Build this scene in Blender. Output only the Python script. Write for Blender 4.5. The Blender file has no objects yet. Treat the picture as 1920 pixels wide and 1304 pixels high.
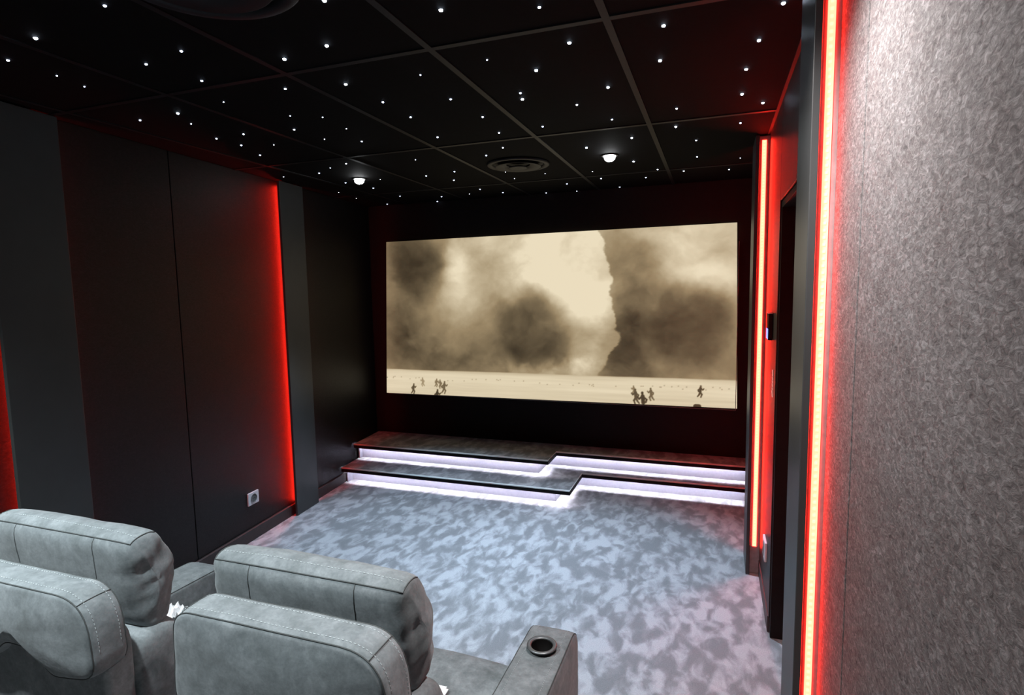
import bpy, bmesh, math, random
import numpy as np
from mathutils import Vector, Matrix, noise

random.seed(7)
SC = bpy.context.scene
COL = SC.collection
PI = math.pi

# ------------------------------------------------------------------ camera
FPX, YAW, PITCH, ROLL, EYE = 1077.4, 0.340212, 0.100403, -0.0177465, 1.68
_fw = Vector((-math.sin(YAW) * math.cos(PITCH), math.cos(YAW) * math.cos(PITCH), -math.sin(PITCH)))
_r = Vector((math.cos(YAW), math.sin(YAW), 0))
_u = _r.cross(_fw)
RIGHT = math.cos(ROLL) * _r + math.sin(ROLL) * _u
UP = -math.sin(ROLL) * _r + math.cos(ROLL) * _u
cam = bpy.data.cameras.new('camera')
cam.sensor_width = 36
cam.lens = FPX / 1920 * 36
cam.clip_start = 0.02
cam_o = bpy.data.objects.new('camera', cam)
COL.objects.link(cam_o)
m = Matrix((RIGHT, UP, -_fw)).transposed().to_4x4()
m.translation = (0, 0, EYE)
cam_o.matrix_world = m
SC.camera = cam_o

# ------------------------------------------------------------------ exposure, world, lamps
SC.view_settings.view_transform = 'Standard'
SC.view_settings.look = 'None'
SC.view_settings.exposure = 0.0
SC.view_settings.gamma = 1.0
SC.view_settings.use_curve_mapping = False
SC.cycles.use_denoising = True
SC.cycles.max_bounces = 8
SC.cycles.diffuse_bounces = 4
SC.cycles.sample_clamp_indirect = 4.0

world = bpy.data.worlds.new('world')
SC.world = world
world.use_nodes = True
world.node_tree.nodes['Background'].inputs[0].default_value = (0, 0, 0, 1)
world.node_tree.nodes['Background'].inputs[1].default_value = 0.0

CEIL = 2.495
FRONT_SPOT_W, NEAR_SPOT_W, REAR_SPOT_W = 345, 118, 168
RED = (1.0, 0.018, 0.010)
RED_STRIP = 48.0
STEP_STRIP = 185.0


def spot(x, y, watts, size, blend, colour, tilt=(0, 0), radius=0.03):
    li = bpy.data.lights.new('downlight_lamp', 'SPOT')
    li.energy = watts
    li.spot_size = math.radians(size)
    li.spot_blend = blend
    li.color = colour
    li.shadow_soft_size = radius
    o = bpy.data.objects.new('downlight_lamp', li)
    COL.objects.link(o)
    o.location = (x, y, CEIL - 0.05)
    o.rotation_euler = (tilt[0], tilt[1], 0)
    return o


COOL, NEUTRAL, WARM = (0.60, 0.78, 1.0), (0.86, 0.97, 1.0), (1.0, 0.95, 0.94)
DOWNLIGHTS = [(-2.43, 3.635), (-0.628, 3.64), (-0.08, 1.20), (-1.30, 0.50), (-2.50, 0.50)]
spot(-2.43, 3.635, FRONT_SPOT_W, 74, 0.9, COOL, (-0.22, -0.20))
spot(-0.628, 3.64, FRONT_SPOT_W, 74, 0.9, COOL, (-0.22, 0))
spot(-0.08, 1.20, NEAR_SPOT_W, 128, 1.0, WARM, (0, -0.18))
spot(-1.30, 0.50, REAR_SPOT_W, 110, 0.8, NEUTRAL)
spot(-2.50, 0.50, REAR_SPOT_W, 110, 0.8, NEUTRAL)


# ------------------------------------------------------------------ materials
def nodes_of(name):
    mt = bpy.data.materials.new(name)
    mt.use_nodes = True
    nt = mt.node_tree
    return mt, nt, nt.nodes['Principled BSDF']


def coords(nt, scale=(1, 1, 1), kind='Object'):
    tc = nt.nodes.new('ShaderNodeTexCoord')
    mp = nt.nodes.new('ShaderNodeMapping')
    mp.inputs['Scale'].default_value = scale
    nt.links.new(tc.outputs[kind], mp.inputs['Vector'])
    return mp.outputs['Vector']


def noise_tex(nt, vec, scale, detail=3, rough=0.55, dist=0.0):
    n = nt.nodes.new('ShaderNodeTexNoise')
    n.inputs['Scale'].default_value = scale
    n.inputs['Detail'].default_value = detail
    n.inputs['Roughness'].default_value = rough
    n.inputs['Distortion'].default_value = dist
    nt.links.new(vec, n.inputs['Vector'])
    return n.outputs['Fac']


def ramp(nt, fac, stops):
    r = nt.nodes.new('ShaderNodeValToRGB')
    el = r.color_ramp.elements
    while len(el) < len(stops):
        el.new(0.5)
    for e, (p, c) in zip(el, stops):
        e.position = p
        e.color = (*c, 1)
    nt.links.new(fac, r.inputs['Fac'])
    return r.outputs['Color']


def mixc(nt, a, b, fac, mode='MIX'):
    mx = nt.nodes.new('ShaderNodeMix')
    mx.data_type = 'RGBA'
    mx.blend_type = mode
    for val, idx in ((a, 6), (b, 7)):
        if isinstance(val, tuple):
            mx.inputs[idx].default_value = (*val, 1)
        else:
            nt.links.new(val, mx.inputs[idx])
    if isinstance(fac, float):
        mx.inputs[0].default_value = fac
    else:
        nt.links.new(fac, mx.inputs[0])
    return mx.outputs[2]


def bump(nt, bsdf, fac, strength, dist):
    b = nt.nodes.new('ShaderNodeBump')
    b.inputs['Strength'].default_value = strength
    b.inputs['Distance'].default_value = dist
    nt.links.new(fac, b.inputs['Height'])
    nt.links.new(b.outputs['Normal'], bsdf.inputs['Normal'])


def plain(name, col, rough=0.6, metal=0.0, var=0.15, scale=30.0, spec=0.4):
    mt, nt, b = nodes_of(name)
    v = coords(nt)
    n = noise_tex(nt, v, scale)
    c = ramp(nt, n, [(0.3, tuple(x * (1 - var) for x in col)), (0.7, tuple(min(1, x * (1 + var)) for x in col))])
    nt.links.new(c, b.inputs['Base Color'])
    b.inputs['Roughness'].default_value = rough
    b.inputs['Metallic'].default_value = metal
    b.inputs['Specular IOR Level'].default_value = spec
    return mt


def glow(name, col, strength):
    mt, nt, b = nodes_of(name)
    b.inputs['Base Color'].default_value = (0.2, 0.2, 0.2, 1)
    b.inputs['Emission Color'].default_value = (*col, 1)
    b.inputs['Emission Strength'].default_value = strength
    return mt


def felt_material(name, k, rough, spec):
    mt, nt, b = nodes_of(name)
    v = coords(nt, (1, 0.5, 1))
    fine = noise_tex(nt, v, 120, 5, 0.7, 1.0)
    patch = noise_tex(nt, v, 24, 4, 0.6, 0.3)
    base = ramp(nt, fine, [(0.30, (0.42 * k, 0.395 * k, 0.395 * k)), (0.52, (k, 0.95 * k, 0.95 * k)), (0.72, (1.9 * k, 1.85 * k, 1.86 * k))])
    tint = ramp(nt, patch, [(0.3, (0.78, 0.75, 0.74)), (0.7, (1.0, 1.0, 1.0))])
    nt.links.new(mixc(nt, base, tint, 1.0, 'MULTIPLY'), b.inputs['Base Color'])
    b.inputs['Roughness'].default_value = rough
    b.inputs['Specular IOR Level'].default_value = spec
    bump(nt, b, fine, 0.32, 0.003)
    return mt


def carpet_material():
    mt, nt, b = nodes_of('brushed_pile_carpet')
    v = coords(nt)

    def strokes(rot, stretch, scale, seed):
        mp = nt.nodes.new('ShaderNodeMapping')
        mp.inputs['Rotation'].default_value = (0, 0, rot)
        mp.inputs['Scale'].default_value = (1.0, stretch, 1.0)
        mp.inputs['Location'].default_value = (seed, seed * 1.7, 0)
        nt.links.new(v, mp.inputs['Vector'])
        return noise_tex(nt, mp.outputs['Vector'], scale, 4, 0.5, 0.45)

    def math_node(op, a, c):
        m_ = nt.nodes.new('ShaderNodeMath')
        m_.operation = op
        for k, q in enumerate((a, c)):
            if isinstance(q, float):
                m_.inputs[k].default_value = q
            else:
                nt.links.new(q, m_.inputs[k])
        return m_.outputs[0]
    a1 = strokes(0.6, 0.55, 12.0, 0.0)
    a2 = strokes(-0.7, 0.5, 15.0, 3.1)
    patch = strokes(0.2, 0.8, 3.0, 7.7)
    sel = ramp(nt, patch, [(0.45, (0, 0, 0)), (0.55, (1, 1, 1))])
    mixed = mixc(nt, a1, a2, sel)
    bw = nt.nodes.new('ShaderNodeRGBToBW')
    nt.links.new(mixed, bw.inputs[0])
    big = noise_tex(nt, v, 2.2, 2, 0.5)
    t = math_node('ADD', math_node('MULTIPLY', bw.outputs[0], 1.0), math_node('MULTIPLY', big, 0.22))
    c = ramp(nt, t, [(0.50, (0.200, 0.200, 0.205)), (0.575, (0.238, 0.238, 0.242)), (0.620, (0.302, 0.302, 0.311)), (0.71, (0.41, 0.41, 0.42))])
    fibre = noise_tex(nt, v, 200, 3, 0.6)
    c2 = mixc(nt, c, ramp(nt, fibre, [(0.3, (0.74, 0.74, 0.74)), (0.7, (1, 1, 1))]), 1.0, 'MULTIPLY')
    nt.links.new(c2, b.inputs['Base Color'])
    b.inputs['Roughness'].default_value = 0.9
    b.inputs['Specular IOR Level'].default_value = 0.15
    b.inputs['Sheen Weight'].default_value = 0.1
    bump(nt, b, fibre, 0.35, 0.004)
    return mt


def suede_material():
    mt, nt, b = nodes_of('grey_suede')
    v = coords(nt)
    big = noise_tex(nt, v, 13, 6, 0.65, 0.5)
    fine = noise_tex(nt, v, 150, 3, 0.6)
    mid = noise_tex(nt, v, 46, 4, 0.65, 0.4)
    c = ramp(nt, big, [(0.28, (0.155, 0.172, 0.175)), (0.5, (0.225, 0.245, 0.255)), (0.72, (0.31, 0.332, 0.345))])
    c = mixc(nt, c, ramp(nt, mid, [(0.32, (0.72, 0.73, 0.74)), (0.68, (1, 1, 1))]), 1.0, 'MULTIPLY')
    c2 = mixc(nt, c, ramp(nt, fine, [(0.3, (0.86, 0.86, 0.86)), (0.7, (1, 1, 1))]), 1.0, 'MULTIPLY')
    nt.links.new(c2, b.inputs['Base Color'])
    b.inputs['Roughness'].default_value = 0.85
    b.inputs['Specular IOR Level'].default_value = 0.2
    b.inputs['Sheen Weight'].default_value = 0.15
    bump(nt, b, fine, 0.15, 0.002)
    return mt


FELT = felt_material('black_felt', 0.010, 0.45, 0.24)
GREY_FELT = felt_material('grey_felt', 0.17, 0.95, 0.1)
CARPET = carpet_material()
SUEDE = suede_material()
SEAM = plain('seam_piping', (0.06, 0.065, 0.065), 0.8)
STITCH = plain('pale_thread', (0.40, 0.43, 0.44), 0.7)
BLACK = plain('black_paint', (0.008, 0.007, 0.007), 0.6, spec=0.12)
BOARD = plain('dark_laminate', (0.05, 0.052, 0.052), 0.42, var=0.06, scale=8, spec=0.35)
BATTEN = plain('grey_primer', (0.25, 0.24, 0.24), 0.6)
CEILING = plain('black_ceiling_board', (0.0045, 0.0042, 0.0042), 0.8, spec=0.05)
GRID = plain('dark_grey_grid_metal', (0.0055, 0.0054, 0.0066), 0.5, spec=0.2)
SKIRT = plain('dark_brown_skirting', (0.035, 0.030, 0.029), 0.5)
STEEL = plain('brushed_steel', (0.45, 0.46, 0.47), 0.28, 1.0, 0.05)
DARKMETAL = plain('satin_dark_metal', (0.10, 0.10, 0.105), 0.35, 0.8, 0.05)
CUPMETAL = plain('satin_cup_metal', (0.22, 0.225, 0.23), 0.4, 0.7, 0.05)
ALU = plain('pale_metal_edge', (0.85, 0.90, 0.87), 0.35, 0.0, 0.03)
RISER = plain('pale_riser_carpet', (0.185, 0.18, 0.21), 0.9, 0, 0.06, 60, 0.1)
WHITEPL = plain('white_plastic', (0.62, 0.62, 0.64), 0.4, 0, 0.04)
GREYPL = plain('grey_socket_plastic', (0.12, 0.12, 0.115), 0.5)
PAPER = plain('white_paper', (0.9, 0.9, 0.92), 0.4, 0, 0.03)
RED_TAPE = glow('red_led_tape', RED, RED_STRIP)
RED_DIODE = glow('red_led_diode', (1.0, 0.030, 0.011), RED_STRIP * 1.2)
WHITE_TAPE = glow('white_led_tape', (0.86, 0.86, 1.0), STEP_STRIP)
STAR = glow('fibre_star', (0.62, 0.74, 1.0), 14.0)
STAR_BIG = glow('fibre_star_bright', (0.70, 0.82, 1.0), 30.0)
LENS = glow('downlight_lens', (0.95, 0.98, 1.0), 40.0)
MARK = glow('emissive_mark', (1.0, 0.50, 0.44), 0.85)  # faint pink emission added so the pale marks show against the wall
BLUE_LED = glow('blue_screen', (0.12, 0.25, 1.0), 2.2)


# ------------------------------------------------------------------ mesh helpers
def link(name, me, mat, parent=None, loc=None, rz=0.0):
    o = bpy.data.objects.new(name, me)
    COL.objects.link(o)
    if mat is not None and len(me.materials) == 0:
        me.materials.append(mat)
    if parent is not None:
        o.parent = parent
    if loc is not None:
        o.location = loc
    if rz:
        o.rotation_euler = (0, 0, rz)
    return o


def mesh_from(bm, name, smooth=False):
    me = bpy.data.meshes.new(name)
    bmesh.ops.recalc_face_normals(bm, faces=bm.faces[:])
    bm.to_mesh(me)
    bm.free()
    if smooth:
        me.polygons.foreach_set('use_smooth', [True] * len(me.polygons))
    return me


def add_box(bm, lo, hi):
    vs = [bm.verts.new((x, y, z)) for z in (lo[2], hi[2]) for y in (lo[1], hi[1]) for x in (lo[0], hi[0])]
    for f in ((0, 2, 3, 1), (4, 5, 7, 6), (0, 1, 5, 4), (2, 6, 7, 3), (0, 4, 6, 2), (1, 3, 7, 5)):
        bm.faces.new([vs[i] for i in f])
    return vs


def box(name, lo, hi, mat, parent=None, bevel=0.0, seg=2):
    bm = bmesh.new()
    add_box(bm, lo, hi)
    if bevel > 0:
        bmesh.ops.bevel(bm, geom=bm.edges[:], offset=bevel, segments=seg, affect='EDGES', profile=0.5)
    return link(name, mesh_from(bm, name), mat, parent)


def boxes(name, lst, mat, parent=None, bevel=0.0):
    bm = bmesh.new()
    for lo, hi in lst:
        add_box(bm, lo, hi)
    if bevel > 0:
        bmesh.ops.bevel(bm, geom=bm.edges[:], offset=bevel, segments=2, affect='EDGES', profile=0.5)
    return link(name, mesh_from(bm, name), mat, parent)


def lathe(name, prof, mat, parent=None, seg=40, centre=(0, 0, 0), smooth=True):
    bm = bmesh.new()
    rings = []
    for r, z in prof:
        if r < 1e-6:
            rings.append([bm.verts.new((centre[0], centre[1], centre[2] + z))])
        else:
            rings.append([bm.verts.new((centre[0] + r * math.cos(2 * PI * i / seg), centre[1] + r * math.sin(2 * PI * i / seg), centre[2] + z)) for i in range(seg)])
    for a, b in zip(rings, rings[1:]):
        for i in range(seg):
            j = (i + 1) % seg
            if len(a) == 1 and len(b) == 1:
                continue
            if len(a) == 1:
                bm.faces.new((a[0], b[i], b[j]))
            elif len(b) == 1:
                bm.faces.new((a[i], a[j], b[0]))
            else:
                bm.faces.new((a[i], a[j], b[j], b[i]))
    return link(name, mesh_from(bm, name, smooth), mat, parent)


def tube(bm, pts, r, seg=6, closed=False):
    n = len(pts)
    rings = []
    for i, p in enumerate(pts):
        p = Vector(p)
        a = Vector(pts[(i - 1) % n if closed else max(i - 1, 0)])
        c = Vector(pts[(i + 1) % n if closed else min(i + 1, n - 1)])
        t = (c - a).normalized()
        ref = Vector((0.31, 0.2, 0.93)) if abs(t.z) < 0.9 else Vector((1, 0, 0))
        u = t.cross(ref).normalized()
        v = t.cross(u)
        rings.append([bm.verts.new(p + r * (math.cos(2 * PI * k / seg) * u + math.sin(2 * PI * k / seg) * v)) for k in range(seg)])
    for i in range(n if closed else n - 1):
        a, b = rings[i], rings[(i + 1) % n]
        for k in range(seg):
            bm.faces.new((a[k], a[(k + 1) % seg], b[(k + 1) % seg], b[k]))
    if not closed:
        bm.faces.new(rings[0])
        bm.faces.new(rings[-1])


def thing(name, label, cat, loc=(0, 0, 0), rz=0.0, group=None):
    o = bpy.data.objects.new(name, None)
    COL.objects.link(o)
    o.empty_display_size = 0.1
    o.location = loc
    o.rotation_euler = (0, 0, rz)
    tag(o, label, cat, group)
    return o


def tag(o, label, cat, group=None):
    o['label'] = label
    o['category'] = cat
    if group:
        o['group'] = group
    return o


def structure(o, label):
    o['kind'] = 'structure'
    o['label'] = label
    return o


def ray_ceiling(px, py, z=CEIL):
    d = _fw + RIGHT * ((px - 960) / FPX) - UP * ((py - 652) / FPX)
    t = (z - EYE) / d.z
    return d.x * t, d.y * t


# ------------------------------------------------------------------ room shell
XR = 0.268            # face of the right wall panels
YB = 4.86             # screen wall
YN = -2.2             # wall behind the camera
LW = (-3.015, 3.4, 0.0)   # point on the left wall, which runs at a slight angle
LA = math.atan(0.1)

floor = structure(box('floor', (-3.7, YN - 0.1, -0.12), (0.75, YB + 0.15, 0.0), CARPET), 'grey brushed pile carpet floor with cloudy lighter patches')

wall_back = structure(box('wall_back', (-3.7, YB, 0.0), (0.75, YB + 0.12, 2.7), BLACK), 'black wall behind the big screen')
structure(box('wall_rear', (-3.7, YN - 0.12, 0.0), (0.75, YN, 2.7), BLACK), 'black wall behind the seats')

# right wall: substrate with a door opening, fabric panels on top
DY0, DY1, DZ = 1.95, 2.875, 2.05
wall_right = structure(boxes('wall_right', [((XR + 0.016, YN, 0), (0.62, DY0, 2.7)), ((XR + 0.016, DY1, 0), (0.62, YB, 2.7)),
                                            ((XR + 0.016, DY0, DZ), (0.62, DY1, 2.7))], BLACK), 'black side wall with grey felt panels and a doorway')
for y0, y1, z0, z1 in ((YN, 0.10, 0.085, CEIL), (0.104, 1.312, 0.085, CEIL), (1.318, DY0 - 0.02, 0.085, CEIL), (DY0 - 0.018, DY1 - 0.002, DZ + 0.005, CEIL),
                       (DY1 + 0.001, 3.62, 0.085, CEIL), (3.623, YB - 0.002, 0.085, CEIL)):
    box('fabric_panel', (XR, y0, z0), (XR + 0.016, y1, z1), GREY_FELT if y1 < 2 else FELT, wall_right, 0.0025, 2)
structure(boxes('baseboard_right', [((XR - 0.004, YN, 0), (XR + 0.016, DY0 - 0.02, 0.083)), ((XR - 0.004, DY1 + 0.02, 0), (XR + 0.016, YB, 0.083))], SKIRT, None, 0.002),
          'dark skirting along the right wall')

door = structure(box('door_1', (0.40, DY0 + 0.03, 0.006), (0.44, DY1 - 0.03, DZ - 0.03), BLACK), 'black door set back in the right wall')
for z0, z1 in ((0.15, 0.95), (1.1, 1.9)):
    box('door_panel', (0.392, DY0 + 0.13, z0), (0.40, DY1 - 0.13, z1), BLACK, door, 0.003)
hb = bmesh.new()
tube(hb, [(0.40, DY0 + 0.1, 1.02), (0.35, DY0 + 0.1, 1.02), (0.35, DY0 + 0.22, 1.02)], 0.009, 8)
link('door_handle', mesh_from(hb, 'door_handle', True), STEEL, door)
structure(boxes('trim_1', [((XR + 0.006, DY0, 0), (0.46, DY0 + 0.028, DZ)), ((XR + 0.006, DY1 - 0.028, 0), (0.46, DY1, DZ)), ((XR + 0.006, DY0 + 0.028, DZ - 0.028), (0.46, DY1 - 0.028, DZ))], BLACK, None, 0.002),
          'black door lining of the right wall doorway')


def left_place(o):
    o.location = LW
    o.rotation_euler = (0, 0, LA)
    return o


wall_left = structure(left_place(box('wall_left', (-0.25, -5.8, 0), (-0.016, 1.75, 2.7), BLACK)), 'dark side wall with charcoal felt panels')
for y0, y1 in ((-5.6, -3.55), (-3.545, -1.72), (-1.715, -0.903), (-0.897, 0.155), (0.16, 1.45)):
    box('fabric_panel', (-0.016, y0, 0.085), (0.0, y1, CEIL), FELT, wall_left, 0.0025, 2)
structure(left_place(box('baseboard_left', (-0.016, -5.6, 0), (0.016, 1.45, 0.082), SKIRT, None, 0.003)), 'dark skirting along the left wall')

# ceiling: slab, grid bars, tiles with fibre optic stars
ceiling = structure(box('ceiling', (-3.7, YN - 0.1, CEIL + 0.012), (0.75, YB + 0.15, CEIL + 0.15), CEILING), 'black tiled ceiling full of star lights')
GX = [0.27 - 0.596 * k for k in range(7)]
GY = [1.828 + 1.211 * k for k in range(-3, 4)]
for x in GX[1:]:
    box('grid_bar', (x - 0.012, YN, CEIL - 0.004), (x + 0.012, YB, CEIL + 0.012), GRID, ceiling)
gxs = GX + [-3.45]
for y in GY:
    if y > YB:
        continue
    for xa, xb in zip(gxs[1:], gxs):
        box('grid_bar', (xa + 0.0122, y - 0.012, CEIL - 0.0038), (xb - 0.0122, y + 0.012, CEIL + 0.012), GRID, ceiling)
box('edge_angle', (XR - 0.014, YN, CEIL - 0.004), (XR - 0.0005, YB, CEIL + 0.002), GRID, ceiling)
tiles = {}
ys = [YN] + [y for y in GY if YN < y < YB] + [YB]
for i, (xa, xb) in enumerate(zip(gxs[1:], gxs)):
    for j, (ya, yb) in enumerate(zip(ys, ys[1:])):
        tiles[(i, j)] = (box('ceiling_tile', (xa + 0.0125, ya + 0.0125, CEIL), (xb - 0.0125, yb - 0.0125, CEIL + 0.0115), CEILING, ceiling), xa, xb, ya, yb)

STARS = '''590,33 200,215b 45,340 822,362 1020,288 320,427s 475,488s 1135,455 1258,575s 1600,333b 1838,258b 1605,500 788,677 1000,638b 1075,697s 1632,653s 1815,660s
1655,730 1370,755 1218,780 1357,818 1463,873 1540,816s 1825,784s 1795,975 1595,996s 1858,946s 1825,3b'''
pts = [(float(t.rstrip('bs').split(',')[0]) / 3, float(t.rstrip('bs').split(',')[1]) / 3, t[-1]) for t in STARS.split()]
STARS = '''448,46b 891,33 1026,193b 877,317b 656,270s 356,338s 20,380b 187,460 312,528 492,447 636,527 433,618 710,598 652,700 727,665 806,419 815,447b 906,570
1060,472 1200,393b 1218,538 1103,665b 1307,621b 1450,116b 1434,273b 1509,489 1505,571b 1597,632 1601,706 1879,182b 1822,312b 1803,424b 1897,463b 1796,554 1795,712s 92,637 23,580s'''
pts += [(640 + float(t.rstrip('bs').split(',')[0]) / 2.4, float(t.rstrip('bs').split(',')[1]) / 2.4, t[-1]) for t in STARS.split()]
STARS = '''1188,303b 1233,318 649,307 619,315s 648,343 713,337s 700,353 635,361s 668,372s 726,383 750,368 779,300s 799,330 852,322 851,338 808,385 820,378 828,369 880,364s 900,355
928,372s 943,361 948,323s 965,335s 1022,326s 1024,362 1045,370 1063,345 1082,359s 1111,322s 1127,335 1162,351 1211,333 1229,351 1367,318 1368,339 1282,321 1285,351 1469,6b'''
pts += [(float(t.rstrip('bs').split(',')[0]), float(t.rstrip('bs').split(',')[1]), t[-1]) for t in STARS.split()]


def star_mesh(r, mat):
    bm = bmesh.new()
    bmesh.ops.create_icosphere(bm, subdivisions=2, radius=r)
    for v in bm.verts:
        v.co.z *= 0.75
    me = mesh_from(bm, 'star_light', True)
    me.materials.append(mat)
    return me


star_me = {'s': star_mesh(0.0028, STAR), 'm': star_mesh(0.0046, STAR), 'b': star_mesh(0.0060, STAR_BIG)}
for px, py, k in pts:
    x, y = ray_ceiling(px, py, CEIL - 0.001)
    for t, xa, xb, ya, yb in tiles.values():
        if xa <= x < xb and ya <= y < yb:
            x = min(max(x, xa + 0.02), xb - 0.02)
            y = min(max(y, ya + 0.02), yb - 0.02)
            link('star_light', star_me[k if k in 'sb' else 'm'], None, t, (x, y, CEIL - 0.001))
            break

# ------------------------------------------------------------------ lit wall pilasters
def strip_parts(root, x0, x1, yface, sgn, z0, z1):
    """LED tape on a batten side face at y = yface, facing sgn along y"""
    ya, yb = sorted((yface, yface + sgn * 0.0022))
    s = box('led_strip', (x0, ya, z0), (x1, yb, z1), RED_TAPE, root)
    xm = (x0 + x1) / 2
    bm = bmesh.new()
    n = int((z1 - z0) / 0.01695)
    for i in range(n):
        zc = z0 + (i + 0.5) * (z1 - z0) / n
        da, db = sorted((yface + sgn * 0.0023, yface + sgn * 0.0040))
        add_box(bm, (xm - 0.003, da, zc - 0.0030), (xm + 0.003, db, zc + 0.0030))
    d = link('led_diodes', mesh_from(bm, 'led_diodes'), RED_DIODE, s)
    d['kind'] = 'stuff'


def pilaster(label, loc, rz, side, width, stand, strip_z0, near_inset=0.028, th=0.018, tape=(0.013, 0.030), far_inset=0.028):
    """cover board on a batten; local x points into the room for side=+1"""
    r = thing('pilaster', label, 'pilaster', loc, rz, 'red lit wall pilasters')
    f0, f1 = sorted((side * (stand - th), side * stand))
    box('cover_board', (f0, 0.0, 0.002), (f1, width, CEIL - 0.008), BOARD, r, 0.002, 2)
    b0, b1 = sorted((side * 0.0003, side * (stand - th - 0.0002)))
    box('batten', (b0, near_inset, 0.002), (b1, width - far_inset, CEIL - 0.008), BATTEN, r)
    s0, s1 = sorted((side * tape[0], side * tape[1]))
    strip_parts(r, s0, s1, near_inset - 0.0002, -1, strip_z0, CEIL - 0.03)
    strip_parts(r, s0, s1, width - far_inset + 0.0002, 1, strip_z0, CEIL - 0.03)
    return r


lp = lambda s, d=0.0: (LW[0] + d * math.cos(LA) - s * math.sin(LA), LW[1] + d * math.sin(LA) + s * math.cos(LA), 0)
pilaster('dark flat pilaster on the left wall nearest the recliners, red glow behind both edges', lp(-1.886), LA, 1, 0.316, 0.060, 0.09, 0.075, far_inset=0.10)
pilaster('dark flat pilaster on the left wall just before the steps, bright red near edge', lp(0.015), LA, 1, 0.285, 0.060, 0.09, 0.075, far_inset=0.10)
pilaster('nearest pilaster, beside the grey felt wall panel, with bare red light strip', (XR, 1.56, 0), 0, -1, 0.235, 0.061, 0.15)
pilaster('far right pilaster beyond the doorway, next to the screen, with bare red light strip', (XR, 3.47, 0), 0, -1, 0.27, 0.074, 0.165, 0.028, 0.020, (0.018, 0.040))

# ------------------------------------------------------------------ stepped platform in front of the screen
stage = thing('platform', 'two-tier carpeted platform under the screen with glowing white steps', 'platform', (0, 0, 0))


def stair(name, pts_front, z0, z1, mat, parent):
    bm = bmesh.new()
    poly = [(xl(YB), YB - 0.001)] + pts_front + [(XR - 0.006, YB - 0.001)]
    lo = [bm.verts.new((x, y, z0)) for x, y in poly]
    hi = [bm.verts.new((x, y, z1)) for x, y in poly]
    bm.faces.new(lo)
    bm.faces.new(hi)
    n = len(poly)
    for i in range(n):
        bm.faces.new((lo[i], lo[(i + 1) % n], hi[(i + 1) % n], hi[i]))
    return link(name, mesh_from(bm, name), mat, parent)


def xl(y, d=0.018):
    return LW[0] - 0.1 * (y - LW[1]) + d * 1.005


def tier(y_left, y_right, xj, z_base, z_top, over):
    """riser body, overhanging tread, black nosing, metal edge, white light strip recessed under the nosing"""
    RE = XR - 0.006
    rl, rr = y_left + over, y_right + over
    stair('riser', [(xl(rl), rl), (xj - over, rl), (xj - over, rr), (RE, rr)], z_base, z_top - 0.0104, RISER, stage)
    stair('tread', [(xl(y_left), y_left + 0.008), (xj - 0.008, y_left + 0.008), (xj - 0.008, y_right + 0.008), (RE, y_right + 0.008)], z_top - 0.010, z_top, CARPET, stage)
    D = 0.060

    def bars(o0, o1, z0, z1):
        """three bars that follow the jog, from o0 to o1 behind the front line"""
        return [((xl(y_left), y_left + o0, z_top + z0), (xj - o0, y_left + o1, z_top + z1)),
                ((xj - o1, y_left + o1 + 0.0002, z_top + z0), (xj - o0, y_right + o0, z_top + z1)),
                ((xj - o1, y_right + o0 + 0.0002, z_top + z0), (RE, y_right + o1, z_top + z1))]
    boxes('nosing', bars(0.0, D, -0.034, -0.0106) + bars(0.0, 0.0074, -0.0105, -0.0046), BLACK, stage)
    eb = bmesh.new()
    zr = z_top - 0.0012
    tube(eb, [(xl(y_left), y_left + 0.003, zr), (xj - 0.003, y_left + 0.003, zr), (xj - 0.003, y_right + 0.003, zr), (RE, y_right + 0.003, zr)], 0.0065, 10)
    link('metal_edge', mesh_from(eb, 'metal_edge', True), ALU, stage)
    boxes('light_strip', bars(D + 0.0005, D + 0.0085, -0.0150, -0.0108), WHITE_TAPE, stage)
    for a, b, y0, y1 in ((xl(y_left), xl(y_left) + 0.012, y_left + D + 0.012, y_left + over), (RE - 0.012, RE, y_right + D + 0.012, y_right + over)):
        box('end_cheek', (a, y0, z_base + 0.0005), (b, y1 - 0.0005, z_top - 0.016), RISER, stage)


tier(4.125, 4.560, -1.016, 0.0, 0.15, 0.15)
tier(4.355, 4.618, -1.249, 0.1505, 0.30, 0.115)

# ------------------------------------------------------------------ screen with a generic sandstorm picture
scr = thing('projection_screen', 'wide bright screen showing a sepia desert dust storm', 'screen', (-1.4, YB - 0.02, 1.43))
YS = YB - 0.042
C = {'tl': (-2.952, 2.150), 'bl': (-3.012, 0.699), 'tr': (0.150, 2.164), 'br': (0.178, 0.709)}
bx = boxes('screen_frame', [((-2.99, YS + 0.005, 0.702), (0.1645, YB - 0.001, 2.022))], BLACK, None)
bx.parent = scr
bx.matrix_parent_inverse = Matrix.Translation(scr.location).inverted()
# lip of the frame that catches the red light
fl = boxes('frame_edge', [((0.1650, YS - 0.004, 0.700), (0.1695, YB - 0.002, 2.022)), ((-2.99, YS - 0.004, 0.6935), (0.1695, YB - 0.002, 0.6980))], GREYPL, None)
fl.parent = scr
fl.matrix_parent_inverse = Matrix.Translation(scr.location).inverted()


def vnoise(u, v, seed):
    rs = np.random.RandomState(seed)
    g = rs.rand(256, 256)
    iu, iv = np.floor(u).astype(int), np.floor(v).astype(int)
    fu, fv = u - iu, v - iv
    fu, fv = fu * fu * (3 - 2 * fu), fv * fv * (3 - 2 * fv)
    a = g[iu % 256, iv % 256]; b = g[(iu + 1) % 256, iv % 256]
    c = g[iu % 256, (iv + 1) % 256]; d = g[(iu + 1) % 256, (iv + 1) % 256]
    return (a * (1 - fu) + b * fu) * (1 - fv) + (c * (1 - fu) + d * fu) * fv


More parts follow.
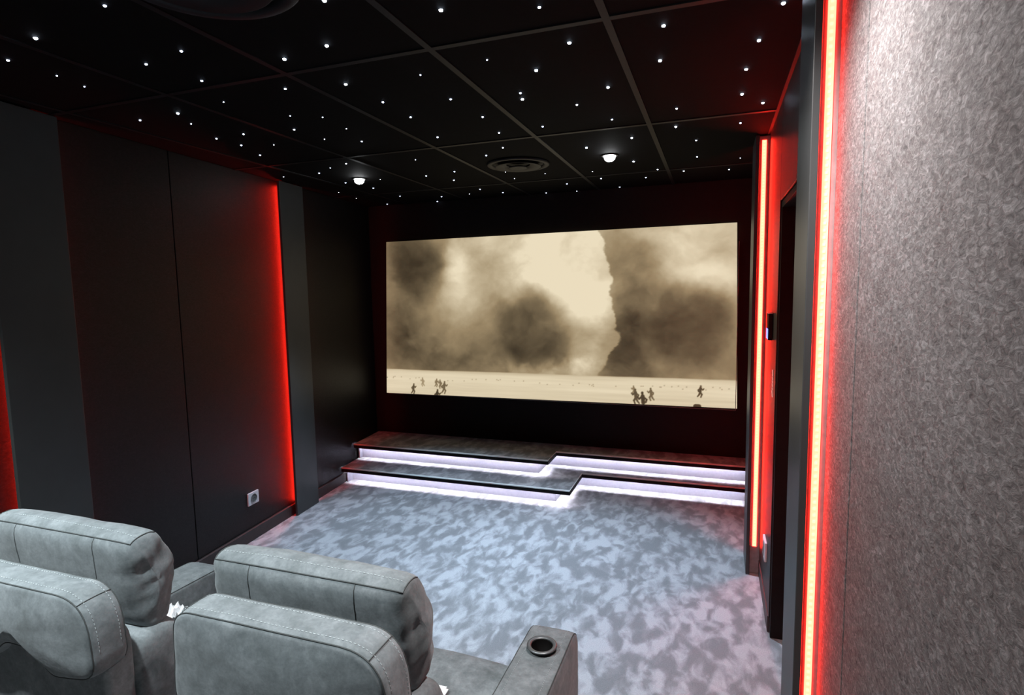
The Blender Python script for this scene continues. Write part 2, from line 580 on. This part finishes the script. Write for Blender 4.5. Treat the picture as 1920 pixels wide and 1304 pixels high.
def fbm(u, v, seed, octv=6, gain=0.55):
    s, amp, tot = 0, 1.0, 0
    for k in range(octv):
        s = s + amp * vnoise(u * 2 ** k + 17.3 * k, v * 2 ** k + 9.1 * k, seed + k)
        tot += amp
        amp *= gain
    return s / tot


def screen_picture(nu, nv):
    """u, v in 0..1 (v downwards): drifting dust clouds over a pale plain with small runners"""
    u, v = np.meshgrid(np.linspace(0, 1, nu), np.linspace(0, 1, nv))
    asp = 2.15
    x, y = u * asp, v
    w1 = fbm(x * 3 + 5, y * 3, 3) - 0.5
    w2 = fbm(x * 3 + 40, y * 3 + 11, 23) - 0.5
    xx, yy = x + 0.16 * w1, y + 0.16 * w2
    sm = lambda a, b, t: (lambda q: q * q * (3 - 2 * q))(np.clip((t - a) / (b - a), 0, 1))
    blob = lambda cx, cy, rx, ry, s: np.exp(-(((xx - cx) / rx) ** 2 + ((yy - cy) / ry) ** 2) ** s)
    cloud = fbm(xx * 2.6 + 3, yy * 3.2 + 1, 51)
    fine = fbm(xx * 14, yy * 14, 77)
    L = 0.48 + 0.75 * (cloud - 0.5)
    L += 0.42 * blob(1.10, 0.22, 0.30, 0.42, 1.0) + 0.34 * blob(1.34, 0.52, 0.16, 0.34, 1.2)
    L += 0.30 * blob(1.95, 0.12, 0.30, 0.30, 1.0) + 0.22 * blob(0.52, 0.30, 0.16, 0.34, 1.0)
    L -= 0.36 * blob(0.20, 0.66, 0.55, 0.20, 1.2) + 0.30 * blob(1.56, 0.62, 0.20, 0.26, 1.2) + 0.12 * blob(1.52, 0.16, 0.22, 0.16, 1.0)
    for cx, cy, rx, ry, k in ((0.25, 0.16, 0.21, 0.23, 0.34), (1.05, 0.60, 0.29, 0.21, 0.46), (1.91, 0.56, 0.22, 0.22, 0.42)):
        L -= k * blob(cx, cy, rx, ry, 2.4) * (0.8 + 0.5 * fine)
    edge_x = 1.50 + 0.16 * (fbm(x * 3 + 9, y * 7 + 2, 61) - 0.5) - 0.30 * np.clip(0.30 - y, 0, 1) - 0.5 * np.clip(y - 0.66, 0, 1)
    L += 0.34 * sm(0.26, 0.02, edge_x - x) * sm(-0.004, 0.014, edge_x - x) * sm(0.95, 0.70, y)
    L += 0.26 * blob(1.93, 0.30, 0.20, 0.10, 1.4) + 0.20 * blob(0.50, 0.16, 0.07, 0.20, 1.2)
    L += 0.20 * blob(1.1, 0.80, 0.30, 0.05, 1.0) * (fine * 2.2 - 0.4)
    L += 0.10 * (fine - 0.5)
    L += 0.22 * (fine - 0.5) * np.clip(0.5 - L, 0, 1)
    L = np.clip(L, 0.06, 0.95)
    hor = 0.838 + 0.006 * (fbm(x * 4, x * 0, 91) - 0.5) + 0.006 * u
    streak = fbm(x * 2.2, y * 60, 131, 4)
    G = 0.90 - 0.20 * np.exp(-np.abs(v - hor) / 0.012) + 0.14 * (streak - 0.5) - 0.06 * sm(0.9, 1.0, v)
    g = sm(-0.003, 0.003, v - hor)
    L = L * (1 - g) + G * g
    # far specks and small generic running figures
    rs = np.random.RandomState(5)
    for _ in range(46):
        cx, cy = rs.rand() * asp, 0.885 + 0.02 * rs.rand()
        L -= 0.35 * np.exp(-(((x - cx) / 0.0035) ** 2 + ((y - cy) / 0.003) ** 2))

    def limb(p, q, r, dark):
        nonlocal L
        ax, ay, bx_, by = p[0], p[1], q[0], q[1]
        t = np.clip(((x - ax) * (bx_ - ax) + (y - ay) * (by - ay)) / ((bx_ - ax) ** 2 + (by - ay) ** 2 + 1e-9), 0, 1)
        d = np.hypot(x - ax - t * (bx_ - ax), y - ay - t * (by - ay))
        k = sm(r + 0.004, r - 0.001, d)
        L = L * (1 - k) + dark * k

    def runner(cx, cy, h, dark, flip=1, whole=True):
        P = lambda a, b: (cx + flip * a * h, cy + b * h)
        limb(P(0.02, -0.98), P(0.02, -0.94), 0.05 * h, dark)
        limb(P(0, -0.80), P(-0.03, -0.45), 0.085 * h, dark)
        limb(P(0, -0.80), P(-0.20, -0.62), 0.03 * h, dark); limb(P(-0.20, -0.62), P(-0.16, -0.48), 0.03 * h, dark)
        limb(P(0.02, -0.80), P(0.18, -0.64), 0.03 * h, dark); limb(P(0.18, -0.64), P(0.26, -0.74), 0.028 * h, dark)
        if whole:
            limb(P(-0.03, -0.45), P(0.10, -0.24), 0.05 * h, dark); limb(P(0.10, -0.24), P(0.02, 0.0), 0.035 * h, dark)
            limb(P(-0.03, -0.45), P(-0.12, -0.22), 0.05 * h, dark); limb(P(-0.12, -0.22), P(-0.24, -0.06), 0.033 * h, dark)

    for a in ((0.20, 0.998, 0.066, 0.20, 1), (0.265, 0.945, 0.055, 0.55, -1), (0.365, 0.945, 0.05, 0.40, 1), (0.39, 0.955, 0.055, 0.36, -1), (0.42, 0.988, 0.078, 0.30, 1),
              (1.605, 0.945, 0.05, 0.42, -1), (1.615, 1.0, 0.085, 0.20, -1), (1.70, 0.975, 0.07, 0.30, -1), (1.965, 0.945, 0.064, 0.16, 1)):
        runner(*a)
    runner(0.37, 1.05, 0.085, 0.10, 1, False)
    runner(1.655, 1.04, 0.11, 0.12, -1, False)
    limb((1.94, 0.998), (1.955, 0.998), 0.012, 0.1)
    L = np.clip(L, 0, 1)
    # sepia tone curve (display values to linear)
    dark, mid, light = np.array((50, 43, 32)), np.array((150, 131, 100)), np.array((243, 229, 198))
    t = L[..., None]
    rgb = np.where(t < 0.5, dark + (mid - dark) * (t / 0.5), mid + (light - mid) * ((t - 0.5) / 0.5)) / 255.0
    return rgb ** 2.2


NU, NV = 640, 300
rgb = screen_picture(NU, NV)
uu, vv = np.meshgrid(np.linspace(0, 1, NU), np.linspace(0, 1, NV))
# perspective-correct grid between the four corners is not needed: the sheet is nearly rectangular
cx = (1 - vv) * ((1 - uu) * C['tl'][0] + uu * C['tr'][0]) + vv * ((1 - uu) * C['bl'][0] + uu * C['br'][0])
cz = (1 - vv) * ((1 - uu) * C['tl'][1] + uu * C['tr'][1]) + vv * ((1 - uu) * C['bl'][1] + uu * C['br'][1])
co = np.stack([cx, np.full_like(cx, YS), cz], -1).reshape(-1, 3)
idx = np.arange(NU * NV).reshape(NV, NU)
quads = np.stack([idx[1:, :-1], idx[1:, 1:], idx[:-1, 1:], idx[:-1, :-1]], -1).reshape(-1, 4)
me = bpy.data.meshes.new('screen_surface')
me.vertices.add(len(co)); me.vertices.foreach_set('co', co.astype(np.float32).ravel())
me.loops.add(quads.size); me.loops.foreach_set('vertex_index', quads.astype(np.int32).ravel())
me.polygons.add(len(quads)); me.polygons.foreach_set('loop_start', np.arange(0, quads.size, 4, dtype=np.int32))
me.update(calc_edges=True)
att = me.color_attributes.new('picture', 'FLOAT_COLOR', 'POINT')
att.data.foreach_set('color', np.concatenate([rgb.reshape(-1, 3), np.ones((NU * NV, 1))], 1).astype(np.float32).ravel())
pm, nt, b = nodes_of('projected_picture')
an = nt.nodes.new('ShaderNodeVertexColor'); an.layer_name = 'picture'
b.inputs['Base Color'].default_value = (0.02, 0.02, 0.02, 1)
b.inputs['Roughness'].default_value = 0.9
nt.links.new(an.outputs['Color'], b.inputs['Emission Color'])
b.inputs['Emission Strength'].default_value = 1.0
so = link('screen_surface', me, pm)
so.parent = scr
so.matrix_parent_inverse = Matrix.Translation(scr.location).inverted()

# ------------------------------------------------------------------ ceiling lights and air diffusers
names = ['white ceiling downlight at left above the steps', 'white ceiling downlight nearest the right pilasters above the steps',
         'ceiling downlight close to the grey felt wall panel', 'ceiling downlight above the gap behind the two recliners', 'ceiling downlight above the left wall side of the recliners']
for (x, y), lb in zip(DOWNLIGHTS, names):
    d = thing('ceiling_downlight', lb, 'light', (x, y, CEIL), 0, 'ceiling downlights')
    lathe('trim_ring', [(0.035, 0.0), (0.049, -0.001), (0.051, -0.004), (0.048, -0.007), (0.039, -0.008), (0.035, -0.004), (0.035, 0.0)], DARKMETAL, d, 32)
    lathe('lens', [(0.0345, -0.001), (0.0345, -0.014), (0.031, -0.026), (0.019, -0.036), (0.0, -0.040)], LENS, d, 28)


def diffuser(x, y, r, label):
    d = thing('air_diffuser', label, 'vent', (x, y, CEIL), 0, 'round ceiling air diffusers')
    lathe('flange', [(r * 0.80, 0.002), (r * 0.985, -0.001), (r, -0.006), (r * 0.97, -0.012), (r * 0.86, -0.013), (r * 0.82, -0.006), (r * 0.80, 0.002)], GRID, d, 56)
    lathe('throat', [(r * 0.82, 0.001), (r * 0.80, -0.001), (0, -0.001)], BLACK, d, 56)
    lathe('outer_cone', [(r * 0.72, -0.022), (r * 0.70, -0.018), (r * 0.40, -0.003), (r * 0.36, -0.003), (r * 0.38, -0.008), (r * 0.70, -0.024), (r * 0.72, -0.022)], GRID, d, 56)
    lathe('centre_plate', [(0, -0.012), (r * 0.27, -0.020), (r * 0.30, -0.026), (r * 0.27, -0.029), (r * 0.05, -0.022), (0, -0.022)], GRID, d, 40)
    return d


diffuser(-1.225, 3.645, 0.205, 'small round black air diffuser in the ceiling between the two downlights')
diffuser(-1.245, 1.19, 0.25, 'round black air diffuser in the ceiling above the recliners')

# ------------------------------------------------------------------ sockets and wall panels
ol = thing('wall_socket', 'white square wall socket with grey insert low on the left wall', 'socket', lp(-0.395, 0.0)[:2] + (0.288,), LA)
box('cover_plate', (0.0004, -0.0535, -0.0435), (0.011, 0.0535, 0.0435), WHITEPL, ol, 0.003, 2)
bm = bmesh.new()
seg = 32
ra, rb = [], []
for i in range(seg):
    a = 2 * PI * i / seg
    ra.append(bm.verts.new((0.0115, 0.029 * math.cos(a), 0.029 * math.sin(a))))
    rb.append(bm.verts.new((0.0080, 0.026 * math.cos(a), 0.026 * math.sin(a))))
for i in range(seg):
    j = (i + 1) % seg
    bm.faces.new((ra[i], ra[j], rb[j], rb[i]))
bm.faces.new(rb)
bm2 = bm
ins = link('socket_insert', mesh_from(bm2, 'socket_insert'), GREYPL, ol)
ins.location = (0.0, 0, 0)
# push the insert just proud of the plate
ins.location.x = 0.0035
for s in (-1, 1):
    h = lathe('pin_hole', [(0.0, 0.0), (0.0028, 0.0), (0.0028, -0.001), (0, -0.001)], BLACK, ol, 12)
    h.rotation_euler = (0, PI / 2, 0)
    h.location = (0.0125, s * 0.0095, 0)

orr = thing('wall_socket', 'white wall socket low on the right wall beside the far red strip', 'socket', (XR, 3.10, 0.335))
box('cover_plate', (-0.012, -0.06, -0.05), (-0.0004, 0.06, 0.05), WHITEPL, orr, 0.003, 2)
box('socket_insert', (-0.014, -0.03, -0.03), (-0.0121, 0.03, 0.03), GREYPL, orr, 0.0008, 1)

cp = thing('control_panel', 'small dark wall controller with a blue lit display on the right wall', 'controller', (XR, 3.12, 1.475))
box('housing', (-0.020, -0.055, -0.065), (-0.0004, 0.055, 0.065), BLACK, cp, 0.003, 2)
box('display', (-0.0215, -0.045, -0.060), (-0.0201, 0.045, -0.010), BLUE_LED, cp)
box('top_cap', (-0.0215, -0.056, 0.0652), (-0.0004, 0.056, 0.0680), WHITEPL, cp, 0.0008, 1)

ws = thing('wall_marking', 'column of small pale marks on the right wall below the controller', 'marking', (XR, 3.00, 1.215))
zz = 0.058
for hgt, dy in ((0.030, 0.006), (0.011, 0.012), (0.008, 0.014), (0.013, 0.012), (0.011, 0.008), (0.026, 0.018)):
    bm = bmesh.new()
    a = zz - hgt
    vs = [(-0.0006, dy, zz), (-0.0006, dy - 0.008, zz), (-0.0006, -dy - 0.004, a), (-0.0006, -dy + 0.006, a)]
    f = [bm.verts.new(q) for q in vs]
    g = [bm.verts.new((-0.0022, q[1], q[2])) for q in vs]
    bm.faces.new(f); bm.faces.new(g)
    for i in range(4):
        bm.faces.new((f[i], f[(i + 1) % 4], g[(i + 1) % 4], g[i]))
    link('mark', mesh_from(bm, 'mark'), MARK, ws)
    zz = a - 0.006


# ------------------------------------------------------------------ recliners
def rounded_poly(pts, rads, n=7):
    """polygon with rounded corners"""
    out = []
    N = len(pts)
    for i in range(N):
        p, a, c = Vector(pts[i]), Vector(pts[i - 1]), Vector(pts[(i + 1) % N])
        r = rads[i]
        d1, d2 = (a - p).normalized(), (c - p).normalized()
        ang = d1.angle(d2)
        t = min(r / math.tan(ang / 2), 0.49 * (a - p).length, 0.49 * (c - p).length)
        p1, p2 = p + d1 * t, p + d2 * t
        for k in range(n + 1):
            s = k / n
            out.append((p1 * (1 - s) ** 2 + p * 2 * s * (1 - s) + p2 * s * s))
    # even spacing along the outline
    N = len(out)
    seg = [(out[(i + 1) % N] - out[i]).length for i in range(N)]
    tot = sum(seg)
    cnt = max(40, int(tot / 0.014))
    res, i, acc = [], 0, 0.0
    for k in range(cnt):
        d = tot * k / cnt
        while acc + seg[i] < d:
            acc += seg[i]
            i += 1
        res.append(out[i].lerp(out[(i + 1) % N], (d - acc) / max(seg[i], 1e-9)))
    return res


def sweep_cushion(name, loop, lo, hi, edge, bulge_lo, bulge_hi, axis, mat, parent, wrinkle=0.0, belly=0.0, seed=0, fold=0.0):
    """sweep a closed 2D loop along an axis ('x': loop is (y,z); 'y': loop is (x,z)) with rounded rims and pillowed caps"""
    cen = sum(loop, Vector((0, 0))) / len(loop)
    n = len(loop)
    nrm = []
    for i in range(n):
        t = (loop[(i + 1) % n] - loop[i - 1]).normalized()
        q = Vector((t.y, -t.x))
        nrm.append(q)
    area = sum(loop[i].x * loop[(i + 1) % n].y - loop[(i + 1) % n].x * loop[i].y for i in range(n))
    if area < 0:
        nrm = [-q for q in nrm]
    stations = []    # (position, inset)
    K = 5
    for k in range(K + 1):
        a = PI / 2 * k / K
        stations.append((lo + edge * (1 - math.sin(a)), edge * (1 - math.cos(a))))
    stations = [(p, i) for p, i in stations][::-1]
    # order: from rim (pos=lo, inset=edge) to (lo+edge, 0)
    st = [(lo + edge * (1 - math.cos(PI / 2 * k / K)), edge * (1 - math.sin(PI / 2 * k / K))) for k in range(K + 1)]
    mids = 10
    for k in range(1, mids):
        st.append((lo + edge + (hi - lo - 2 * edge) * k / mids, 0.0))
    st += [(hi - edge * (1 - math.cos(PI / 2 * k / K)), edge * (1 - math.sin(PI / 2 * k / K))) for k in range(K, -1, -1)]
    bm = bmesh.new()

    def P(pos, q):
        return Vector((pos, q.x, q.y)) if axis == 'x' else Vector((q.x, pos, q.y))
    rings = []
    for pos, ins in st:
        s = (pos - lo) / (hi - lo) * 2 - 1
        be = belly * (1 - s * s)
        rings.append([bm.verts.new(P(pos, loop[i] - nrm[i] * (ins - be))) for i in range(n)])
    for a, c in zip(rings, rings[1:]):
        for i in range(n):
            bm.faces.new((a[i], a[(i + 1) % n], c[(i + 1) % n], c[i]))
    for ring, pos, bul, sg in ((rings[0], lo, bulge_lo, -1), (rings[-1], hi, bulge_hi, 1)):
        prev = ring
        base = [loop[i] - nrm[i] * edge for i in range(n)]
        for s in (0.92, 0.8, 0.62, 0.4, 0.2):
            cur = [bm.verts.new(P(pos + sg * bul * (1 - s ** 2.2), cen + (q - cen) * s)) for q in base]
            for i in range(n):
                bm.faces.new((prev[i], prev[(i + 1) % n], cur[(i + 1) % n], cur[i]))
            prev = cur
        v = bm.verts.new(P(pos + sg * bul, cen))
        for i in range(n):
            bm.faces.new((prev[i], prev[(i + 1) % n], v))
    for _ in range(2 if edge < 0.02 else 6):
        bmesh.ops.smooth_vert(bm, verts=bm.verts[:], factor=0.4, use_axis_x=True, use_axis_y=True, use_axis_z=True)
    bmesh.ops.recalc_face_normals(bm, faces=bm.faces[:])
    bm.normal_update()
    if wrinkle:
        for v in bm.verts:
            q = v.co * 9 + Vector((seed, seed * 2.1, 0))
            d = noise.noise(q) * 0.6 + noise.noise(Vector((v.co.x * 14 + seed, v.co.y * 14, v.co.z * 38))) * 0.4
            v.co += v.normal * wrinkle * d
            if fold:
                e = max(0.0, abs((v.co.x if axis == 'x' else v.co.y) - (lo + hi) / 2) * 2 / (hi - lo) - 0.80) / 0.20
                v.co += v.normal * fold * min(e, 1.0) * noise.noise(Vector((v.co.x * 6 + seed, v.co.y * 11 + v.co.z * 8, v.co.z * 26 - v.co.y * 16)))
    grid = [[v.co.copy() for v in rg] for rg in rings]
    gnrm = [[v.normal.copy() for v in rg] for rg in rings]
    me = mesh_from(bm, name, True)
    o = link(name, me, mat, parent)
    out_dir = [[(g - P(st[k][0], cen)).normalized() for g in rg] for k, rg in enumerate(grid)]

    def at(k, i, lift=0.0):
        """point on the finished surface: station k (negative counts from the far rim), loop index i"""
        i %= n
        q = gnrm[k][i]
        if q.dot(out_dir[k][i]) < 0:
            q = -q
        return grid[k][i] + q * lift
    return o, at, n, loop


def stitches(pts, r, gap, length, name, parent):
    bm = bmesh.new()
    acc = 0.0
    for a, c in zip(pts, pts[1:]):
        a, c = Vector(a), Vector(c)
        L = (c - a).length
        if L > 0.1:
            continue
        d = (c - a).normalized() if L > 1e-6 else Vector((1, 0, 0))
        t = -acc
        while t < L:
            if t >= 0:
                p = a + d * t
                tube(bm, [p, p + d * length], r, 4)
            t += gap
        acc = L - (t - gap)
    o = link(name, mesh_from(bm, name), STITCH, parent)
    o['kind'] = 'stuff'
    return o


def piping(loop_pts, r, name, parent, closed=True):
    bm = bmesh.new()
    tube(bm, loop_pts, r, 6, closed)
    return link(name, mesh_from(bm, name, True), SEAM, parent)


Z_ARM, Z_SEAT = 0.57, 0.47


def armrest(root, x0, x1, cup, yb=1.0, yf=1.79):
    top = Z_ARM
    loop = rounded_poly([(yb, 0.05), (yf, 0.05), (yf + 0.01, top - 0.02), (yb, top)], [0.02, 0.03, 0.075, 0.02])
    arm, at, n, lp2 = sweep_cushion('armrest', loop, x0, x1, 0.016, 0.010, 0.010, 'x', SUEDE, root, 0.0015, 0.002, 3)
    for k, k2 in ((3, 6), (-4, -7)):
        piping([at(k, i, 0.0003) for i in range(n)], 0.0016, 'seam', arm)
        top_i = [i for i in range(n) if lp2[i].y > top - 0.09]
        run = sorted((at(k2, i, 0.0004) for i in top_i if lp2[i].y > top - 0.05), key=lambda p: p.y)
        stitches(run, 0.0007, 0.0085, 0.0045, 'stitching', arm)
    if cup:
        xc, yc = (x0 + x1) / 2, cup
        cb = bmesh.new()
        bmesh.ops.create_cone(cb, cap_ends=True, segments=36, radius1=0.0385, radius2=0.0385, depth=0.16)
        bmesh.ops.translate(cb, verts=cb.verts, vec=(xc, yc, top))
        cut = link('cutter', mesh_from(cb, 'cutter'), None, root)
        md = arm.modifiers.new('hole', 'BOOLEAN')
        md.operation = 'DIFFERENCE'
        md.object = cut
        md.solver = 'EXACT'
        dg = bpy.context.evaluated_depsgraph_get()
        new = bpy.data.meshes.new_from_object(arm.evaluated_get(dg))
        arm.modifiers.clear()
        arm.data = new
        bpy.data.objects.remove(cut)
        h = top + 0.0005
        cupo = lathe('cup_holder', [(0.0345, 0.0008), (0.0375, 0.0030), (0.042, 0.0036), (0.0465, 0.0026), (0.0475, -0.001), (0.0380, -0.004), (0.0375, -0.07), (0.0, -0.0705), (0, -0.0685), (0.0345, -0.068), (0.0345, 0.0008)], CUPMETAL, arm, 44, (xc, yc, h))
        lathe('cup_lining', [(0.0333, -0.002), (0.0331, -0.0665), (0.0, -0.067)], BLACK, cupo, 40, (xc, yc, h))
    return arm


def recliner(label, xc, arms, Z_SHELL, yr, hx, hw_head, Z_HEAD):
    root = thing('recliner', label, 'armchair', (xc, 1.0, 0.0), 0, 'grey recliners')
    inv = Matrix.Translation((xc, 1.0, 0)).inverted()
    made_before = set(bpy.data.objects)
    hw = 0.27
    box('base', (xc - hw + 0.01, 0.93, 0.0), (xc + hw - 0.01, 1.55, 0.16), BLACK, root, 0.006)
    # seat cushion
    loop = rounded_poly([(1.06, 0.17), (1.655, 0.17), (1.675, Z_SEAT - 0.005), (1.06, Z_SEAT - 0.02)], [0.03, 0.05, 0.05, 0.02])
    sweep_cushion('seat', loop, xc - hw, xc + hw, 0.035, 0.0, 0.0, 'x', SUEDE, root, 0.003, 0.012, 11)
    # lower back cushion
    loop = rounded_poly([(0.985, 0.40), (1.15, 0.44), (1.20, 0.64), (1.11, 0.80), (0.985, 0.78)], [0.03, 0.06, 0.08, 0.06, 0.03])
    sweep_cushion('back_cushion', loop, xc - hw + 0.015, xc + hw - 0.012, 0.028, 0.010, 0.004, 'x', SUEDE, root, 0.004, 0.012, 5)
    # lower rear panel
    loop = rounded_poly([(xc - 0.262, 0.10), (xc + 0.262, 0.10), (xc + 0.262, 0.86), (xc - 0.262, 0.86)], [0.03, 0.03, 0.06, 0.06])
    sweep_cushion('rear_panel', loop, 0.905, 0.985, 0.018, 0.006, 0.0, 'y', SUEDE, root, 0.002, 0.0, 8)
    # upper back shell with an arched lower edge
    zt, zb = Z_SHELL, 0.75
    loop = rounded_poly([(xc - 0.268, zt), (xc - 0.278, zb + 0.02), (xc - 0.12, zb - 0.005), (xc - 0.05, zb + 0.055), (xc + 0.05, zb + 0.055), (xc + 0.12, zb - 0.005), (xc + 0.278, zb + 0.02), (xc + 0.262, zt)],
                        [0.055, 0.05, 0.05, 0.05, 0.05, 0.05, 0.05, 0.105])
    shell, at, n, lp2 = sweep_cushion('backrest', loop, yr, yr + 0.095, 0.014, 0.014, 0.0, 'y', SUEDE, root, 0.003, 0.004, 2)
    tops = [i for i in range(n) if lp2[i].y > zt - 0.14]
    # order the run along the top from left to right
    brk = next((j for j in range(1, len(tops)) if tops[j] - tops[j - 1] > 1), 0)
    tops = tops[brk:] + tops[:brk]
    for k, k2 in ((3, 6), (-4, -7)):
        piping([at(k, i, 0.0003) for i in range(n)], 0.0017, 'seam', shell)
        stitches([at(k2, i, 0.0005) for i in tops], 0.0009, 0.0095, 0.0052, 'stitching', shell)
    # cross seams at the shell corners
    for sx in (-1, 1):
        i = min(tops, key=lambda q: (lp2[q] - Vector((xc + sx * 0.247, zt - 0.008))).length)
        piping([at(k, i, 0.0003) for k in range(3, 18)], 0.0014, 'seam', shell, False)
    # adjustable head cushion
    loop = rounded_poly([(1.005, Z_HEAD - 0.012), (1.095, Z_HEAD - 0.004), (1.150, 0.94), (1.125, 0.785), (1.045, 0.768), (1.02, 0.88)], [0.034, 0.045, 0.09, 0.05, 0.045, 0.09])
    head, at, n, lp2 = sweep_cushion('head_cushion', loop, hx - hw_head, hx + hw_head, 0.028, 0.014, 0.014, 'x', SUEDE, root, 0.005, 0.006, 6, 0.009)
    ic = max(range(n), key=lambda i: lp2[i].y - 1.2 * lp2[i].x)            # rear top corner
    jf = max(range(n), key=lambda i: lp2[i].y + 0.6 * lp2[i].x)            # front top corner
    step = 1 if ((jf - ic) % n) < n / 2 else -1
    run = []
    i = jf
    while i % n != ic % n:
        run.append((3, i))
        i -= step
    ks = list(range(3, 18))
    end = [(17, q) for _, q in run[::-1]]
    line = run + [(k, ic) for k in ks] + end
    piping([at(k, q, 0.0004) for k, q in line], 0.0017, 'seam', head, False)
    stitches([at(k, ic + 2 * step, 0.0006) for k in range(4, 17)], 0.0009, 0.0095, 0.0052, 'stitching', head)
    for k in (7, 13):
        piping([at(k, ic - step * q, 0.0002) for q in range(0, 18)], 0.0011, 'seam', head, False)
    for x0, x1, cup in arms:
        armrest(root, x0, x1, cup)
    for o in set(bpy.data.objects) - made_before:
        if o.parent == root:
            o.matrix_parent_inverse = inv
    return root


recliner('grey suede recliner nearest the right wall, with a cup holder in its free armrest', -0.84, [(-0.572, -0.415, 1.625)], 1.0, 0.868, -0.878, 0.272, 1.064)
recliner('grey suede recliner nearest the left wall, cut off at its left', -1.65, [(-1.372, -1.142, 1.625), (-2.10, -1.922, None)], 0.968, 0.868, -1.705, 0.290, 1.062)

# loose white things lying on the seats
bm = bmesh.new()
add_box(bm, (-0.075, -0.05, 0.0), (0.075, 0.05, 0.004))
bmesh.ops.bevel(bm, geom=[e for e in bm.edges if abs(e.verts[0].co.z - e.verts[1].co.z) > 0.003], offset=0.009, segments=4, affect='EDGES')
card = link('card', mesh_from(bm, 'card'), PAPER, None, (-0.815, 1.42, Z_SEAT + 0.006), 0.03)
tag(card, 'bright white card lying on the right recliner seat, half hidden by its back', 'card')

bm = bmesh.new()
G = 14
vs = [[bm.verts.new(((i / G - 0.5) * 0.08, (j / G - 0.5) * 0.11, 0.04 + 0.03 * noise.noise(Vector((i * 0.45, j * 0.45, 1.7))) + 0.02 * noise.noise(Vector((i * 1.1, j * 1.1, 4.2))))) for j in range(G + 1)] for i in range(G + 1)]
for i in range(G):
    for j in range(G):
        bm.faces.new((vs[i][j], vs[i + 1][j], vs[i + 1][j + 1], vs[i][j + 1]))
me = mesh_from(bm, 'crumpled_paper')
wr = link('crumpled_paper', me, PAPER, None, (-1.855, 1.44, Z_SEAT + 0.02))
wr.modifiers.new('thickness', 'SOLIDIFY').thickness = 0.002
tag(wr, 'crumpled white paper on the left recliner seat, glimpsed between the two recliners', 'paper')
